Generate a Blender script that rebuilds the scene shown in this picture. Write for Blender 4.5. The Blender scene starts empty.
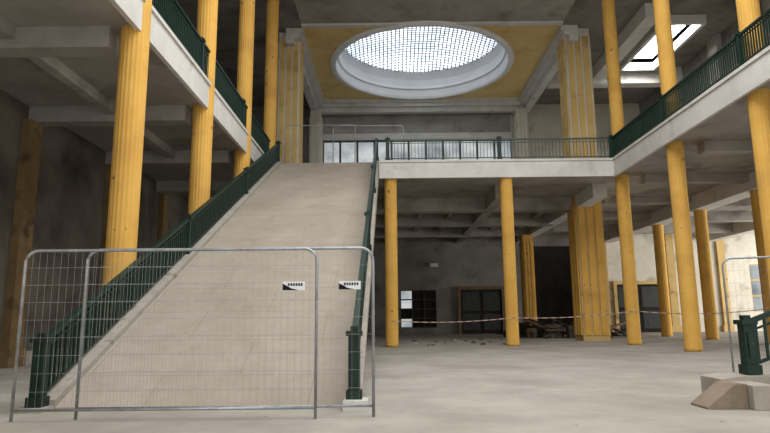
import bpy, bmesh, random
from math import *
from mathutils import Vector, Matrix
random.seed(4)
# ---------------------------------------------------------------- materials
def hexc(r,g,b):
    f=lambda c:(c/255/12.92) if c/255<=.04045 else ((c/255+.055)/1.055)**2.4
    return (f(r),f(g),f(b),1)
def mat(name,c1,c2=None,scale=1.5,rough=.85,bump=.0,metal=0.,c3=None,c3_scale=3.,c3_lo=.62,c3_hi=.7,stretch=(1,1,1),c4=None,c4_scale=6.,c4_lo=.66,c4_hi=.7):
    m=bpy.data.materials.new(name);m.use_nodes=True
    nt=m.node_tree;n=nt.nodes;l=nt.links;b=n['Principled BSDF']
    b.inputs['Roughness'].default_value=rough;b.inputs['Metallic'].default_value=metal
    b.inputs['Specular IOR Level'].default_value=.3
    b.inputs['Base Color'].default_value=c1
    if c2 is None:return m
    tc=n.new('ShaderNodeTexCoord');mp=n.new('ShaderNodeMapping');mp.inputs['Scale'].default_value=stretch
    l.new(tc.outputs['Object'],mp.inputs['Vector'])
    no=n.new('ShaderNodeTexNoise');no.inputs['Scale'].default_value=scale;no.inputs['Detail'].default_value=8;no.inputs['Roughness'].default_value=.7
    l.new(mp.outputs[0],no.inputs['Vector'])
    cr=n.new('ShaderNodeValToRGB');cr.color_ramp.elements[0].position=.36;cr.color_ramp.elements[1].position=.64
    cr.color_ramp.elements[0].color=c1;cr.color_ramp.elements[1].color=c2
    l.new(no.outputs['Fac'],cr.inputs[0]);out=cr.outputs[0]
    for cc,sc,lo,hi in ((c3,c3_scale,c3_lo,c3_hi),(c4,c4_scale,c4_lo,c4_hi)):
        if not cc: continue
        n3=n.new('ShaderNodeTexNoise');n3.inputs['Scale'].default_value=sc;n3.inputs['Detail'].default_value=6
        l.new(mp.outputs[0],n3.inputs['Vector'])
        r3=n.new('ShaderNodeValToRGB');r3.color_ramp.elements[0].position=lo;r3.color_ramp.elements[1].position=hi
        l.new(n3.outputs['Fac'],r3.inputs[0])
        mx=n.new('ShaderNodeMix');mx.data_type='RGBA';l.new(r3.outputs[0],mx.inputs[0]);l.new(out,mx.inputs[6]);mx.inputs[7].default_value=cc
        out=mx.outputs[2]
    l.new(out,b.inputs['Base Color'])
    if bump:
        bp=n.new('ShaderNodeBump');bp.inputs['Strength'].default_value=bump;bp.inputs['Distance'].default_value=.03
        l.new(no.outputs['Fac'],bp.inputs['Height']);l.new(bp.outputs[0],b.inputs['Normal'])
    return m
def emis(name,c,s,c2=None,scale=2.):
    m=bpy.data.materials.new(name);m.use_nodes=True;nt=m.node_tree;n=nt.nodes
    n.remove(n['Principled BSDF']);e=n.new('ShaderNodeEmission');e.inputs[0].default_value=c;e.inputs[1].default_value=s
    nt.links.new(e.outputs[0],n['Material Output'].inputs[0])
    if c2:
        tc=n.new('ShaderNodeTexCoord');v=n.new('ShaderNodeTexNoise');v.inputs['Scale'].default_value=scale;v.inputs['Detail'].default_value=3
        nt.links.new(tc.outputs['Object'],v.inputs['Vector'])
        r=n.new('ShaderNodeValToRGB');r.color_ramp.elements[0].position=.35;r.color_ramp.elements[1].position=.65
        r.color_ramp.elements[0].color=c;r.color_ramp.elements[1].color=c2
        nt.links.new(v.outputs['Fac'],r.inputs[0]);nt.links.new(r.outputs[0],e.inputs[0])
    return m
M_floor=mat('dusty_concrete',hexc(152,147,139),hexc(172,167,158),.6,.92,.12,c3=hexc(132,126,117),c3_scale=.35,c3_lo=.48,c3_hi=.8,c4=hexc(108,101,92),c4_scale=5,c4_lo=.7,c4_hi=.75)
M_yel=mat('yellow_paint',hexc(208,161,76),hexc(220,175,90),.9,.85,.05,c3=hexc(186,142,72),c3_scale=.7,c3_lo=.5,c3_hi=.8,c4=hexc(92,68,44),c4_scale=3.6,c4_lo=.69,c4_hi=.71)
M_yel2=mat('aged_yellow_plaster',hexc(184,154,98),hexc(204,176,120),.6,.8,.1,c3=hexc(150,122,84),c3_scale=1.4,c3_lo=.62,c3_hi=.7)
M_dull=mat('dull_ochre_plaster',hexc(112,92,62),hexc(134,112,78),.8,.9,.1,c3=hexc(80,66,48),c3_scale=1.4,c3_lo=.55,c3_hi=.7)  # darker, browner ochre with random darker patches
M_cream=mat('cream_plaster',hexc(196,191,176),hexc(212,207,194),.6,.8,c3=hexc(164,158,144),c3_scale=.8,c3_lo=.58,c3_hi=.7)
M_white=mat('white_plaster',hexc(194,193,188),hexc(212,211,206),.8,.8,c3=hexc(172,168,160),c3_scale=1.3,c3_lo=.6,c3_hi=.8)
M_grey=mat('grey_plaster',hexc(116,112,105),hexc(138,134,127),.5,.9,.1,c3=hexc(88,81,73),c3_scale=.6,c3_lo=.5,c3_hi=.75)
M_lwall=mat('dark_wall_plaster',hexc(92,86,78),hexc(120,114,104),.35,.9,.1,c3=hexc(66,60,54),c3_scale=.5,c3_lo=.5,c3_hi=.75)  # darker than the grey plaster, with random patches
M_soff=mat('soffit_plaster',hexc(146,142,135),hexc(168,164,157),.6,.9,c3=hexc(118,110,101),c3_scale=.7,c3_lo=.55,c3_hi=.75)
M_dark=mat('dark_void_and_scrap',hexc(26,24,22),hexc(44,40,36),1.,.9)  # near-black colour stands in for unlit depth in openings; also dark scrap
M_green=mat('green_gloss_paint',hexc(16,38,31),hexc(24,50,40),3.,.45,c3=hexc(56,70,60),c3_scale=7.,c3_lo=.68,c3_hi=.74)
M_greyg=mat('grey_green_paint',hexc(62,74,68),hexc(84,94,88),3.,.5)
M_steel=mat('galvanised_steel',hexc(138,142,146),hexc(170,174,178),6.,.45,metal=.6)
M_conc=mat('raw_concrete',hexc(150,144,134),hexc(172,166,156),2.,.9,.2,c3=hexc(124,114,102),c3_scale=2.)
M_brown=mat('brown_render',hexc(122,108,92),hexc(142,128,112),3.,.9,.2)
M_frame=mat('window_frame_dark',hexc(40,42,42),hexc(56,58,56),3.,.6)
M_bar=mat('skylight_glazing_bar',hexc(128,138,150),hexc(146,156,168),3.,.6)
M_wood=mat('scrap_timber',hexc(92,74,54),hexc(126,104,80),3.,.8)
M_rub=mat('rubble',hexc(66,60,54),hexc(110,102,92),3.,.9)
M_glass=emis('skylight_glass',hexc(200,212,226),2.6,hexc(244,248,252),.5)
M_win=emis('window_glass',hexc(140,148,152),.9,hexc(212,216,216),.6)
M_sky2=emis('bright_skylight_glass',hexc(250,250,246),3.)
M_signw=mat('sign_white',hexc(225,228,230));M_signk=mat('sign_black',hexc(14,16,20))
M_pier=mat('pier_cream_yellow',hexc(200,168,102),hexc(214,186,124),.6,.8,c3=hexc(164,134,86),c3_scale=.9,c3_lo=.52,c3_hi=.75)
M_tape=bpy.data.materials.new('hazard_tape');M_tape.use_nodes=True
nt=M_tape.node_tree;w=nt.nodes.new('ShaderNodeTexWave');w.inputs['Scale'].default_value=1.6;w.bands_direction='DIAGONAL'
tc=nt.nodes.new('ShaderNodeTexCoord');nt.links.new(tc.outputs['Object'],w.inputs['Vector'])
r=nt.nodes.new('ShaderNodeValToRGB');r.color_ramp.interpolation='CONSTANT';r.color_ramp.elements[0].color=hexc(160,104,92);r.color_ramp.elements[1].position=.4;r.color_ramp.elements[1].color=hexc(180,174,164)
nt.links.new(w.outputs['Fac'],r.inputs[0]);nt.links.new(r.outputs[0],nt.nodes['Principled BSDF'].inputs['Base Color'])
M_ramp=bpy.data.materials.new('protection_board');M_ramp.use_nodes=True
nt=M_ramp.node_tree;n=nt.nodes;l=nt.links
tc=n.new('ShaderNodeTexCoord');bk=n.new('ShaderNodeTexBrick');bk.inputs['Scale'].default_value=1.
bk.inputs['Brick Width'].default_value=2.44;bk.inputs['Row Height'].default_value=1.1;bk.inputs['Mortar Size'].default_value=.008
bk.inputs['Color1'].default_value=hexc(168,160,148);bk.inputs['Color2'].default_value=hexc(172,164,153);bk.inputs['Mortar'].default_value=hexc(150,141,129)
bk.offset=.5
l.new(tc.outputs['Object'],bk.inputs['Vector'])
out=bk.outputs['Color']
for sc,lo,hi,v in ((.8,.35,.65,.86),(3.5,.3,.6,.9),(.35,.4,.62,.88)):
    no=n.new('ShaderNodeTexNoise');no.inputs['Scale'].default_value=sc;no.inputs['Detail'].default_value=9;no.inputs['Roughness'].default_value=.72;l.new(tc.outputs['Object'],no.inputs['Vector'])
    cr=n.new('ShaderNodeValToRGB');cr.color_ramp.elements[0].position=lo;cr.color_ramp.elements[0].color=(v,v*.985,v*.965,1);cr.color_ramp.elements[1].position=hi;cr.color_ramp.elements[1].color=(1,1,1,1)
    l.new(no.outputs['Fac'],cr.inputs[0])
    mx=n.new('ShaderNodeMix');mx.data_type='RGBA';mx.blend_type='MULTIPLY';mx.inputs[0].default_value=1.
    l.new(out,mx.inputs[6]);l.new(cr.outputs[0],mx.inputs[7]);out=mx.outputs[2]
l.new(out,n['Principled BSDF'].inputs['Base Color'])
n['Principled BSDF'].inputs['Roughness'].default_value=.9
# ---------------------------------------------------------------- mesh builder
class B:
    def __init__(s): s.bm=bmesh.new();s.mats=[]
    def mi(s,m):
        if m not in s.mats:s.mats.append(m)
        return s.mats.index(m)
    def face(s,vs,m,smooth=False):
        f=s.bm.faces.new(vs);f.material_index=s.mi(m);f.smooth=smooth;return f
    def hexa(s,p,m):
        v=[s.bm.verts.new(q) for q in p]
        for a in ((0,3,2,1),(4,5,6,7),(0,1,5,4),(1,2,6,5),(2,3,7,6),(3,0,4,7)): s.face([v[i] for i in a],m)
    def box(s,x0,x1,y0,y1,z0,z1,m):
        s.hexa([(x0,y0,z0),(x1,y0,z0),(x1,y1,z0),(x0,y1,z0),(x0,y0,z1),(x1,y0,z1),(x1,y1,z1),(x0,y1,z1)],m)
    def prof(s,pts,y0,y1,m):
        a=[s.bm.verts.new((x,y0,z)) for x,z in pts];c=[s.bm.verts.new((x,y1,z)) for x,z in pts]
        s.face(a,m);s.face(c[::-1],m)
        for i in range(len(a)):
            j=(i+1)%len(a);s.face([a[i],c[i],c[j],a[j]],m)
    def bar(s,a,b,w,h,m,up=(0,0,1)):
        a=Vector(a);b=Vector(b);d=(b-a).normalized();u=Vector(up)
        if abs(d.dot(u))>.99:u=Vector((0,1,0))
        r=d.cross(u).normalized()*w/2;u=r.cross(d).normalized()*h/2
        s.hexa([a-r-u,a+r-u,a+r+u,a-r+u,b-r-u,b+r-u,b+r+u,b-r+u],m)
    def tube(s,pts,r,m,n=8):
        pts=[Vector(p) for p in pts];rings=[]
        for i,p in enumerate(pts):
            d=(pts[min(i+1,len(pts)-1)]-pts[max(i-1,0)]).normalized()
            u=Vector((0,0,1)) if abs(d.z)<.9 else Vector((0,1,0))
            a=d.cross(u).normalized();b=a.cross(d)
            rings.append([s.bm.verts.new(p+a*r*cos(2*pi*k/n)+b*r*sin(2*pi*k/n)) for k in range(n)])
        for i in range(len(rings)-1):
            for k in range(n): s.face([rings[i][k],rings[i][(k+1)%n],rings[i+1][(k+1)%n],rings[i+1][k]],m,True)
        s.face(rings[0][::-1],m);s.face(rings[-1],m)
    def lathe(s,cx,cy,prof,m,n=48,flute=None,closed=False,smooth=True):
        rings=[]
        for (r,z) in prof:
            ring=[]
            for k in range(n):
                t=2*pi*k/n; rr=r
                if flute and flute[1]<=z<=flute[2]: rr=r*(1-.045*(k%4==2)-.025*(k%4 in(1,3)))
                ring.append(s.bm.verts.new((cx+rr*cos(t),cy+rr*sin(t),z)))
            rings.append(ring)
        for i in range(len(rings)-1):
            for k in range(n): s.face([rings[i][k],rings[i][(k+1)%n],rings[i+1][(k+1)%n],rings[i+1][k]],m,smooth)
        if closed: s.face(rings[0][::-1],m);s.face(rings[-1],m)
    def done(s,name,loc=(0,0,0),bevel=0):
        bmesh.ops.recalc_face_normals(s.bm,faces=s.bm.faces)
        me=bpy.data.meshes.new(name);s.bm.to_mesh(me);s.bm.free()
        for m in s.mats: me.materials.append(m)
        o=bpy.data.objects.new(name,me);bpy.context.scene.collection.objects.link(o);o.location=loc
        if bevel:
            b=o.modifiers.new('bev','BEVEL');b.width=bevel;b.segments=2;b.limit_method='ANGLE'
        return o
# ---------------------------------------------------------------- dims
HU,HS=7.8,8.45            # gallery soffit / gallery floor
HC=17.5                   # main ceiling
XL,XR=-5.72,11.0
FL,FR=-5.5,10.5          # fascia faces
D0=27.3
ZW=HC
# floor & shell
b=B();b.box(-11.5,36,-3,50,-.3,0,M_floor);b.done('floor')
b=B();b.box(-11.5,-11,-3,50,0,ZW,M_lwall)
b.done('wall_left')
b=B();b.box(-11,-10.94,-3,47,0,.4,M_soff);b.done('baseboard_left')
b=B();b.box(19.5,20,-3,44,HS,ZW,M_grey)
for y in (12,17.2,22.5,27.7,33,38):
    b.box(19.2,19.5,y-.5,y+.5,HS,ZW,M_soff)
b.box(19.3,19.5,-3,44,HS+5.2,HS+5.6,M_soff)
b.done('wall_right_upper')
b=B();b.box(35,35.5,-3,50,0,HU,M_cream);b.done('wall_right')
b=B()
b.box(-11,0.2,47,47.4,0,HU,M_grey)
def wall_open(x0,x1,z0,z1,ops,y,m,t=.4):
    xs=x0
    for (a,c,lo,hi) in ops:
        b.box(xs,a,y,y+t,z0,z1,m)
        if lo>z0:b.box(a,c,y,y+t,z0,lo,m)
        b.box(a,c,y,y+t,hi,z1,m);xs=c
    b.box(xs,x1,y,y+t,z0,z1,m)
wall_open(.2,17.1,0,HU,[(.9,3.7,.5,3.4),(5.6,8.8,0.05,3.4),(11.0,15.2,.05,6.8)],47,M_grey)
wall_open(17.1,35,0,HU,[(17.8,21.4,.05,3.7),(28.4,30.2,1.5,5.2)],47,M_cream)
b.done('wall_back')
b=B();b.box(-11,35,49.5,49.9,0,HU,M_dark);b.done('wall_back_outer')  # dark sheet coloured as the shade seen through the back openings
def window(name,x0,x1,z0,z1,y,nx,nz,fm,gm,fw=.12,lit=None):
    b=B()
    for i in range(nx+1):
        x=x0+(x1-x0)*i/nx;b.box(x-fw/2,x+fw/2,y-.06,y+.1,z0,z1,fm)
    for j in range(nz+1):
        z=z0+(z1-z0)*j/nz;b.box(x0,x1,y-.05,y+.09,z-fw/2,z+fw/2,fm)
    for i in range(nx):
        for j in range(nz):
            g=gm if (lit is None or (i,j) in lit) else M_dark
            xa=x0+(x1-x0)*i/nx;xb=x0+(x1-x0)*(i+1)/nx;za=z0+(z1-z0)*j/nz;zb=z0+(z1-z0)*(j+1)/nz
            b.box(xa+fw/2,xb-fw/2,y+.02,y+.05,za+fw/2,zb-fw/2,g)
    return b.done(name)
window('window_1',.9,3.7,.5,3.4,47.1,3,4,M_frame,M_win,.1,{(0,2),(0,3),(0,0)})
def door(name,x0,x1,z1,y,fm=None):
    b=B();fm=fm or M_yel2
    b.box(x0-.25,x0,y-.12,y+.1,0,z1+.25,fm);b.box(x1,x1+.25,y-.12,y+.1,0,z1+.25,fm);b.box(x0,x1,y-.12,y+.1,z1,z1+.25,fm)
    mx=(x0+x1)/2
    for (a,c) in ((x0,mx-.02),(mx+.02,x1)):
        b.box(a,c,y+.02,y+.08,0.02,z1,M_dark)
        b.box(a+.12,c-.12,y-.01,y+.02,.3,z1*.45,M_frame);b.box(a+.12,c-.12,y-.01,y+.02,z1*.52,z1-.2,M_frame)
    return b.done(name)
door('door_1',5.6,8.8,3.4,46.85,M_wood);door('door_2',17.8,21.4,3.7,46.85)
window('window_2',28.4,30.2,1.5,5.2,47.1,2,3,M_yel2,M_win)
b=B()
b.box(-11,-4.95,44,44.4,HS,ZW,M_grey);b.box(9.5,20,44,44.4,HS,ZW,M_cream)
b.box(-4.95,9.5,44,44.4,14.75,ZW,M_soff);b.box(-4.95,9.5,43.7,44.05,14.75,15.2,M_white)
b.done('wall_back_upper')
window('window_3',-4.95,9.5,HS+.02,14.7,44.1,11,3,M_frame,M_win,.16)
# gallery slabs
def fascia_x(b,x,y0,y1,s):
    b.box(min(x,x-s*.12),max(x,x-s*.12),y0,y1,HU-.12,HS+.06,M_white)
    b.box(min(x,x+s*.05),max(x,x+s*.05),y0,y1,HS-.02,HS+.08,M_white)
b=B();b.box(-11,FL-.12,2,44,HU,HS,M_soff);fascia_x(b,FL,2,D0-.3,1)
for y in (6.8,12.6,17.6,22.6,27.7,33,38.2): b.box(-11,-6.2,y-.25,y+.25,HU-.5,HU,M_soff)
b.box(-8.6,-8.3,2,44,HU-.3,HU,M_soff)
b.done('floor_gallery_left')
b=B();b.box(FR+.12,35,2,47,HU,HS,M_soff);fascia_x(b,FR,2,D0-.3,-1)
for y in [6.3+5.25*i for i in range(8)]: b.box(17.8,35,y-.3,y+.3,HU-.6,HU,M_soff);b.box(12,16.8,y-.25,y+.25,HU-.4,HU,M_soff)
b.box(16.8,17.8,2,47,HU-.8,HU,M_white);b.box(25,25.8,2,47,HU-.8,HU,M_white)
b.done('floor_gallery_right')
b=B();b.box(FL-.1,FR+.1,D0-.3,47,HU,HS,M_soff)
b.box(-.4,FR,D0-.42,D0-.3,HU-.12,HS+.06,M_white);b.box(-.4,FR,D0-.47,D0-.42,HS-.02,HS+.08,M_white)
for y in (32.55,37.8,43.05): b.box(-5,FR,y-.35,y+.35,HU-.75,HU,M_soff)
x=-5.3
while x<10.5:
    b.box(x-.14,x+.14,32.5,47,HU-.38,HU,M_soff);x+=1.815
b.box(-.1,.4,29,47,HU-.7,HU,M_soff);b.box(5.35,5.85,29,47,HU-.7,HU,M_soff);b.box(10.2,10.9,29,47,HU-.7,HU,M_white)
b.done('floor_gallery_back')
# main ceiling
CX,CY,R0=2.25,36.5,5.55
PX0,PX1,PY0,PY1=-4.75,9.85,31.1,42.4
b=B()
b.box(-11,PX0,-3,44,HC,HC+.3,M_grey);b.box(PX0,PX1,-3,PY0,HC,HC+.3,M_soff);b.box(PX0,PX1,PY1,44,HC,HC+.3,M_white)
SKX=17.3
b.box(PX1,15.3,-3,44,HC,HC+.3,M_grey);b.box(SKX,20,-3,44,HC,HC+.3,M_grey)
b.box(15.3,SKX,-3,30.5,HC,HC+.3,M_grey);b.box(15.3,SKX,36.5,44,HC,HC+.3,M_grey)
inner=[];outer=[];N=96
angs=sorted([2*pi*k/N for k in range(N)]+[atan2(y-CY,x-CX)%(2*pi) for x in(PX0,PX1) for y in(PY0,PY1)])
for t in angs:
    c,s=cos(t),sin(t)
    inner.append(b.bm.verts.new((CX+R0*c,CY+R0*s,HC)))
    tx=((PX1-CX) if c>0 else (PX0-CX))/c if abs(c)>1e-6 else 1e9
    ty=((PY1-CY) if s>0 else (PY0-CY))/s if abs(s)>1e-6 else 1e9
    q=max(min(tx,ty),R0+.02)
    outer.append(b.bm.verts.new((CX+q*c,CY+q*s,HC)))
N2=len(angs)
M_panel=mat('ceiling_panel_yellow',hexc(214,184,120),hexc(224,198,138),.5,.85,.05,c3=hexc(196,162,102),c3_scale=.6,c3_lo=.55,c3_hi=.75)
for k in range(N2): b.face([inner[k],inner[(k+1)%N2],outer[(k+1)%N2],outer[k]],M_panel)
b.done('ceiling')
b=B()
for (a,c,z) in ((.0,.15,.3),(.15,.45,.55),(.45,.95,.9)):
    b.box(PX0-c,PX0-a,PY0+.2,PY1+c,HC-z,HC,M_white);b.box(PX1+a,PX1+c,PY0+.2,PY1+c,HC-z,HC,M_white)
    b.box(PX0-a,PX1+a,PY1+a,PY1+c,HC-z,HC,M_white)
b.box(PX0,PX1,PY0-.3,PY0,HC-.12,HC,M_white)
b.box(PX1+.95,19.5,37.2,38,HC-1.1,HC,M_white);b.box(13.6,14.4,29,38,HC-.8,HC,M_white)
b.done('trim_1')
# dome
b=B()
M_dome=mat('dome_white_plaster',hexc(222,224,226),hexc(234,235,236),.8,.7)
b.lathe(CX,CY,[(R0+.38,HC-.02),(R0+.38,HC-.1),(R0+.2,HC-.18),(R0,HC-.18),(R0-.06,HC-.02),(R0-.08,HC+.45),(R0-.2,HC+.5),(R0-.2,HC+.62),(R0-.08,HC+.7),(R0-.12,HC+1.2),(R0-.22,HC+1.5),(R0-.3,HC+1.7),(R0-.4,HC+1.95)],M_dome,96,smooth=False)
RG=5.22
def capz(x,y):
    r2=(x*x+y*y)/(RG**2);return HC+1.75+1.0*(1-r2)
rings=[]
for i in range(1,9):
    r=RG*i/8;rings.append([b.bm.verts.new((CX+r*cos(2*pi*k/64),CY+r*sin(2*pi*k/64),capz(r,0)+.06)) for k in range(64)])
cv=b.bm.verts.new((CX,CY,capz(0,0)+.06))
for k in range(64): b.face([cv,rings[0][k],rings[0][(k+1)%64]],M_glass,True)
for i in range(7):
    for k in range(64): b.face([rings[i][k],rings[i+1][k],rings[i+1][(k+1)%64],rings[i][(k+1)%64]],M_glass,True)
ng=38
for gi in range(1,ng):
    g=-RG+2*RG*gi/ng
    h=sqrt(max(0,RG**2-g*g))
    if h>.3:
        for ax in (0,1):
            seg=8
            for i in range(seg):
                u=-h+2*h*i/seg;v=-h+2*h*(i+1)/seg
                P=[(g,u),(g,v)] if ax==0 else [(u,g),(v,g)]
                ww=.065
                b.bar((CX+P[0][0],CY+P[0][1],capz(*P[0])),(CX+P[1][0],CY+P[1][1],capz(*P[1])),ww,.03,M_bar)
b.done('glazed_dome_skylight')
b=B()
for (x0,x1,y0,y1) in ((15.1,15.3,30.3,36.7),(SKX,SKX+.2,30.3,36.7),(15.3,SKX,30.3,30.5),(15.3,SKX,36.5,36.7)):
    b.box(x0,x1,y0,y1,HC-.5,HC+1.3,M_white)
b.box(15.1,SKX+.2,30.3,36.7,HC+1.3,HC+1.35,M_sky2)
for x in (16.2,): b.box(x-.04,x+.04,30.5,36.5,HC+1.1,HC+1.25,M_white)
for y in (32,33.5,35): b.box(15.3,SKX,y-.04,y+.04,HC+1.1,HC+1.25,M_white)
b.done('side_skylight')
# ---------------------------------------------------------------- columns
def column(x,y,z0,z1,r=.3):
    b=B();h=z1-z0
    b.lathe(0,0,[(r*1.0,0),(r*1.0,.12),(r,.14),(r,h*.25),(r,h*.5),(r,h*.75),(r,h-.25),(r,h-.23),(r*1.04,h-.02),(r*1.04,h)],M_yel,80,flute=(0,.14,h-.25),closed=True)
    o=b.done('fluted_column',(x,y,z0));o.rotation_euler.z=radians(random.randint(0,19)*18)
    return o
for y in (7.4,12.6,17.6,22.6,27.7):
    column(XL,y,0,HC-.01,.31)
for y in (D0-21,D0-15.75,D0-10.5,D0-5.25,D0): column(XR,y,0,HC-.01,.3)
for x in (.12,5.55): column(x,D0,0,HU-.01,.29)
for y in (16.8,22.05,27.3,32.55,37.8,43.05): column(17.3,y,0,HU-.8,.32)
def pier(x,y,w,d,m,z0=0,z1=HC-.01,core=None):
    b=B()
    b.box(x-w/2,x+w/2,y-d/2,y+d/2,z0,z1,core or m)
    for k in (-1,0,1):
        b.box(x+k*w*.31-w*.11,x+k*w*.31+w*.11,y-d/2-.07,y-d/2,z0+.3,z1-.5,m)
    for k in (-1,0,1):
        for sx in (-1,1):
            xx=x+sx*w/2;b.box(min(xx,xx+sx*.07),max(xx,xx+sx*.07),y+k*d*.31-d*.11,y+k*d*.31+d*.11,z0+.3,z1-.5,m)
    return b.done('square_pier')
for (x,w) in ((-5.55,1.2),(10.85,1.4)):
    pier(x,32.4,w,w,M_pier,HS,HC-.01,M_cream)
    pier(x,32.4,w,w,M_yel,0,HU-.01,M_yel2)
for x in (-5.35,10.0):
    pier(x,42.9,.8,1.0,M_cream,HS,16.6);pier(x,42.9,.7,.9,M_yel,0,HU-.7)
for y in (12,17.4,22.8,28.2,33.6):
    b=B();b.box(-11,-10.75,y-.32,y+.32,0,HU-.5,M_dull)
    b.box(-11,-10.68,y-.4,y+.4,0,.5,M_dull);b.done('wall_pilaster')
for x in (16.9,22.2,26.2):
    b=B();b.box(x-.3,x+.3,46.75,47,0,HU,M_yel2);b.box(x-.4,x+.4,46.7,47,0,.5,M_yel2);b.done('wall_pilaster')
# ---------------------------------------------------------------- railings
def newel(b,x,y,z,h=1.1,w=.17,G=None):
    G=G or M_green
    b.box(x-w/2-.03,x+w/2+.03,y-w/2-.03,y+w/2+.03,z,z+.14,G)
    b.box(x-w/2,x+w/2,y-w/2,y+w/2,z+.14,z+h-.1,G)
    for s in(-1,1):
        b.box(x-w/2+.04,x+w/2-.04,y+s*(w/2+.012)-.012,y+s*(w/2+.012)+.012,z+.25,z+h-.22,G)
    b.box(x-w/2-.035,x+w/2+.035,y-w/2-.035,y+w/2+.035,z+h-.1,z+h-.03,G)
    b.box(x-w/2+.03,x+w/2-.03,y-w/2+.03,y+w/2-.03,z+h-.03,z+h+.04,G)
def rail(name,a,c,posts,step=.15,h=1.0,w=.028,newel_h=1.12,nw=.17,G=None):
    G=G or M_green
    a=Vector(a);c=Vector(c);b=B();L=(Vector((c.x,c.y,0))-Vector((a.x,a.y,0))).length
    up=Vector((0,0,1))
    b.bar(a+up*h,c+up*h,.09,.07,G);b.bar(a+up*(h-.14),c+up*(h-.14),.035,.03,G);b.bar(a+up*.12,c+up*.12,.045,.045,G)
    n=int(L/step)
    for i in range(1,n):
        p=a.lerp(c,i/n);b.bar(p+up*.1,p+up*(h-.02),w,w,G,(0,1,0))
    for t in posts:
        p=a.lerp(c,t);newel(b,p.x,p.y,p.z,newel_h,nw if 0<t<1 else .17)
    return b.done(name)
rail('gallery_railing',(0,D0-.3,HS+.08),(FR,D0-.3,HS+.08),[0,.5,1.0],.16,w=.022,G=M_greyg)
rail('gallery_railing',(FR+.05,6.5,HS+.08),(FR+.05,D0-.4,HS+.08),[.25,.5,.75],.12,1.0,.035,nw=.1)
rail('gallery_railing',(FL-.05,6.5,HS+.08),(FL-.05,D0-.4,HS+.08),[.25,.5,.75],.12,1.0,.035,nw=.1)
# ---------------------------------------------------------------- staircase
SB,ST=9.1,D0-.3
SX0,SX1=-5.32,-.42
b=B()
def prism(x0,x1,off_top,off_bot,m,y0=SB,y1=ST):
    b.hexa([(x0,y0,max(0,off_bot)),(x1,y0,max(0,off_bot)),(x1,y1,HS+off_bot),(x0,y1,HS+off_bot),(x0,y0,off_top),(x1,y0,off_top),(x1,y1,HS+off_top),(x0,y1,HS+off_top)],m)
prism(SX0+.36,SX1-.2,.03,-.5,M_ramp)
st=b.done('protected_stair_ramp')
b=B();prism(SX0,SX0+.36,.14,-.7,M_conc);prism(SX1-.2,SX1,.12,-.7,M_conc)
n=44
for i in range(n):
    y=SB+(ST-SB)*i/n;z=HS*i/n
    b.box(SX0+.3,SX1-.15,y+.05,y+.45,max(0,z-.35),max(.01,z-.04),M_conc)
b.box(SX0-.05,SX0+.35,SB-.35,SB,0,.06,M_conc);b.box(SX1-.25,SX1+.1,SB-.4,SB,0,.14,M_white)
sb=b.done('stair_structure');
e=bpy.data.objects.new('grand_staircase',None);bpy.context.scene.collection.objects.link(e)
st.parent=e;sb.parent=e
def srail(x,nm,off):
    o=rail(nm,(x,SB-.12,off),(x,ST,HS+off),[0,.34,.67,1.0],.13,.93,.04,1.02,.12);o.parent=e
srail(SX0+.16,'balustrade_left',.06);srail(SX1-.1,'balustrade_right',.12)
# ---------------------------------------------------------------- fences
def fence(a,c,h=2.25,sign=None,name='mesh_fence_panel',lean=0.0):
    a=Vector((a[0],a[1],0));c=Vector((c[0],c[1],0));b=B();L=(c-a).length;d=(c-a).normalized();up=Vector((0,0,1))
    P=lambda u,z:a+d*u+up*z
    r=.17;pts=[P(0,.0)]
    for k in range(7):
        t=pi/2*k/6;pts.append(P(r-r*cos(t),h-r+r*sin(t)))
    for k in range(7):
        t=pi/2*(1-k/6);pts.append(P(L-r+r*cos(t),h-r+r*sin(t)))
    pts.append(P(L,.0))
    b.tube(pts,.021,M_steel,10);b.tube([P(0,.14),P(L,.14)],.017,M_steel,8)
    nv=int(L/.095)
    for i in range(1,nv): b.bar(P(L*i/nv,.14),P(L*i/nv,h-.005),.0022,.0022,M_steel)
    for j in range(1,9): 
        z=.14+(h-.14)*j/9;b.bar(P(0,z),P(L,z),.0032,.0032,M_steel)
    nrm=d.cross(up)
    if sign:
        u,z=sign;o=nrm*.012
        W,H=.3,.115
        if o.y>0:o=-o
        v=lambda x,y,k:P(u+x,z+y)+o*k
        def poly(ps,k,m): b.face([b.bm.verts.new(v(x,y,k)) for x,y in ps],m)
        b.hexa([v(-W/2,-H/2,0),v(W/2,-H/2,0),v(W/2,-H/2,1),v(-W/2,-H/2,1),v(-W/2,H/2,0),v(W/2,H/2,0),v(W/2,H/2,1),v(-W/2,H/2,1)],M_signw)
        poly([(-W/2,-H/2+.05),(-W/2,-H/2),(W/2-.08,-H/2)],1.15,M_signk)
        poly([(-W/2,-H/2),(-.0,-H/2),(-.07,-.01),(-W/2,.03)],1.2,M_signk)
        for i,x in enumerate((-.08,-.045,-.01,.025,.06,.095)):
            poly([(x,.0),(x+.024,.0),(x+.024,.036),(x,.036)],1.25,M_signk)
    return b.done(name)
fence((-4.95,8.05),(-.98,8.1),2.24,(3.66,1.735))
fence((-4.18,8.2),(-.22,8.24),2.26,(3.64,1.745))
fence((6.95,12.4),(10.2,11.2),2.45)
f=fence((-5.1,28.3),(-1.6,28.3),2.3);f.location.z=HS
f=fence((-2.7,28.45),(.8,28.45),2.3);f.location.z=HS
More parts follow.
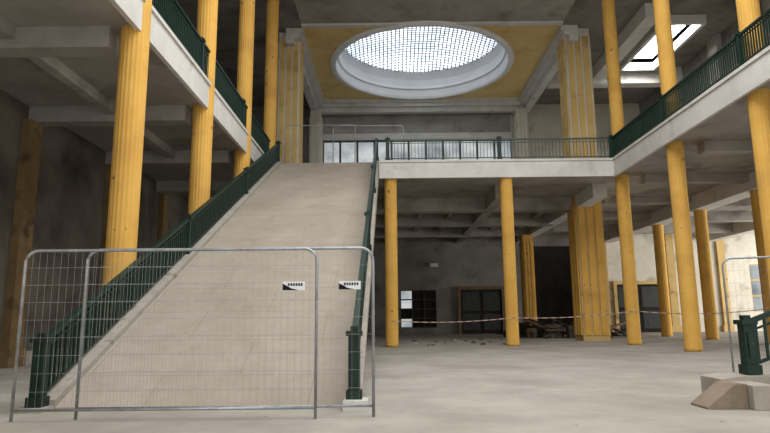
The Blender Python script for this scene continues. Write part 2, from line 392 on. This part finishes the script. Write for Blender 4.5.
# ---------------------------------------------------------------- right low stair end
b=B()
b.prof([(4.42,0),(4.42,.03),(4.84,.34),(5.0,.34),(5.0,0)],8.62,9.1,M_brown)
b.box(5.003,5.33,8.5,9.1,0,.33,M_conc)
b.prof([(4.9,0),(4.9,.36),(5.2,.4),(9,.4),(9,0)],9.103,9.7,M_conc)
lo=b.done('stair_plinth',bevel=.008)
rail('stair_balustrade',(5.47,9.3,.41),(8.8,9.3,1.6),[0,.5],.14,.76,.034,.84)
# ---------------------------------------------------------------- tape, debris, fittings
b=B()
def tape(p,q,sag):
    p=Vector(p);q=Vector(q);N=24;prev=None
    for i in range(N+1):
        t=i/N;c=p.lerp(q,t);c.z-=sag*4*t*(1-t);a=0.018
        v=(b.bm.verts.new(c+Vector((0,0,a))),b.bm.verts.new(c-Vector((0,0,a))))
        if prev:b.face([prev[0],v[0],v[1],prev[1]],M_tape)
        prev=v
tape((.12,D0-.33,1.15),(5.55,D0-.33,1.25),.12);tape((5.55,D0-.33,1.25),(11,D0-.33,1.5),.12);tape((11,D0-.33,1.5),(17.3,26.95,1.6),.2)
b.done('hazard_tape')
b=B()
for i in range(80):
    x=random.gauss(11.3,1.4);y=random.gauss(37,1.0);x=max(8,min(14.6,x));L=random.uniform(.6,2.6);a=random.uniform(0,pi);t=random.uniform(-.15,.5);z=random.uniform(.1,1.4)*max(.2,1-abs(x-11.3)/4)
    dv=Vector((cos(a)*cos(t),sin(a)*cos(t),abs(sin(t))))*L
    b.bar((x,y,z*.5+.03),Vector((x,y,z*.5+.03))+dv,random.uniform(.08,.25),random.uniform(.04,.1),random.choice([M_wood,M_rub,M_dark]))
for i in range(16):
    x=random.uniform(7.5,13.5);y=random.uniform(36,39);s=random.uniform(.4,1.0);b.box(x-s/2,x+s/2,y-s/2,y+s/2,0,s,random.choice([M_rub,M_wood,M_dark]))
b.done('debris_pile')
b=B()
for i in range(26):
    x=random.uniform(1,7);y=random.uniform(28,35);s=random.uniform(.04,.16)
    p=[Vector((x+sx*s*random.uniform(.5,1),y+sy*s*random.uniform(.5,1),zz*s*random.uniform(.4,.8))) for zz in(0,1) for sx,sy in((-1,-1),(1,-1),(1,1),(-1,1))]
    b.hexa(p,random.choice([M_rub,M_conc]))
b.done('scattered_rubble')
b=B();b.box(3.2,3.9,46.8,47,5.2,5.5,M_white);b.box(3.3,3.8,46.7,46.8,5.25,5.45,M_signw);b.done('wall_lamp')
# ---------------------------------------------------------------- lights
def area(name,loc,rot,sx,sy,p,c=(1,1,1)):
    l=bpy.data.lights.new(name,'AREA');l.shape='RECTANGLE';l.size=sx;l.size_y=sy;l.energy=p;l.color=c
    o=bpy.data.objects.new(name,l);bpy.context.scene.collection.objects.link(o);o.location=loc;o.rotation_euler=rot;return o
area('fill_lamp_over_hall',(3.5,10,HC-.1),(0,0,0),12,18,3800,(1,.99,.975))  # added fill lamp, out of view above the camera; ceiling is solid here
area('window_light_right',(34.5,34,4),(0,radians(90),0),6,18,4200,(1,.985,.96))
area('laylight_right_gallery',(16.3,33.5,HC+1.1),(0,0,0),1.9,5.5,1500,(1,.99,.98))
w=bpy.data.worlds.new('world');bpy.context.scene.world=w;w.use_nodes=True
w.node_tree.nodes['Background'].inputs[0].default_value=(1,.985,.96,1);w.node_tree.nodes['Background'].inputs[1].default_value=1.4
bpy.context.scene.view_settings.view_transform='Standard'
# ---------------------------------------------------------------- camera
f_,pi_,ya,ro=593.6,.1687,-.0055,-.0088
F=Vector((sin(ya)*cos(pi_),cos(ya)*cos(pi_),sin(pi_)));R=Vector((cos(ya),-sin(ya),0));U=R.cross(F)
R2=R*cos(ro)+U*sin(ro);U2=-R*sin(ro)+U*cos(ro)
cd=bpy.data.cameras.new('cam');cd.sensor_width=36;cd.lens=f_/770*36;cd.clip_end=300
co=bpy.data.objects.new('cam',cd);bpy.context.scene.collection.objects.link(co)
m=Matrix.Identity(4)
for i,v in enumerate((R2,U2,-F)):
    for j in range(3): m[j][i]=v[j]
m.translation=(0,0,1.3);co.matrix_world=m
bpy.context.scene.camera=co
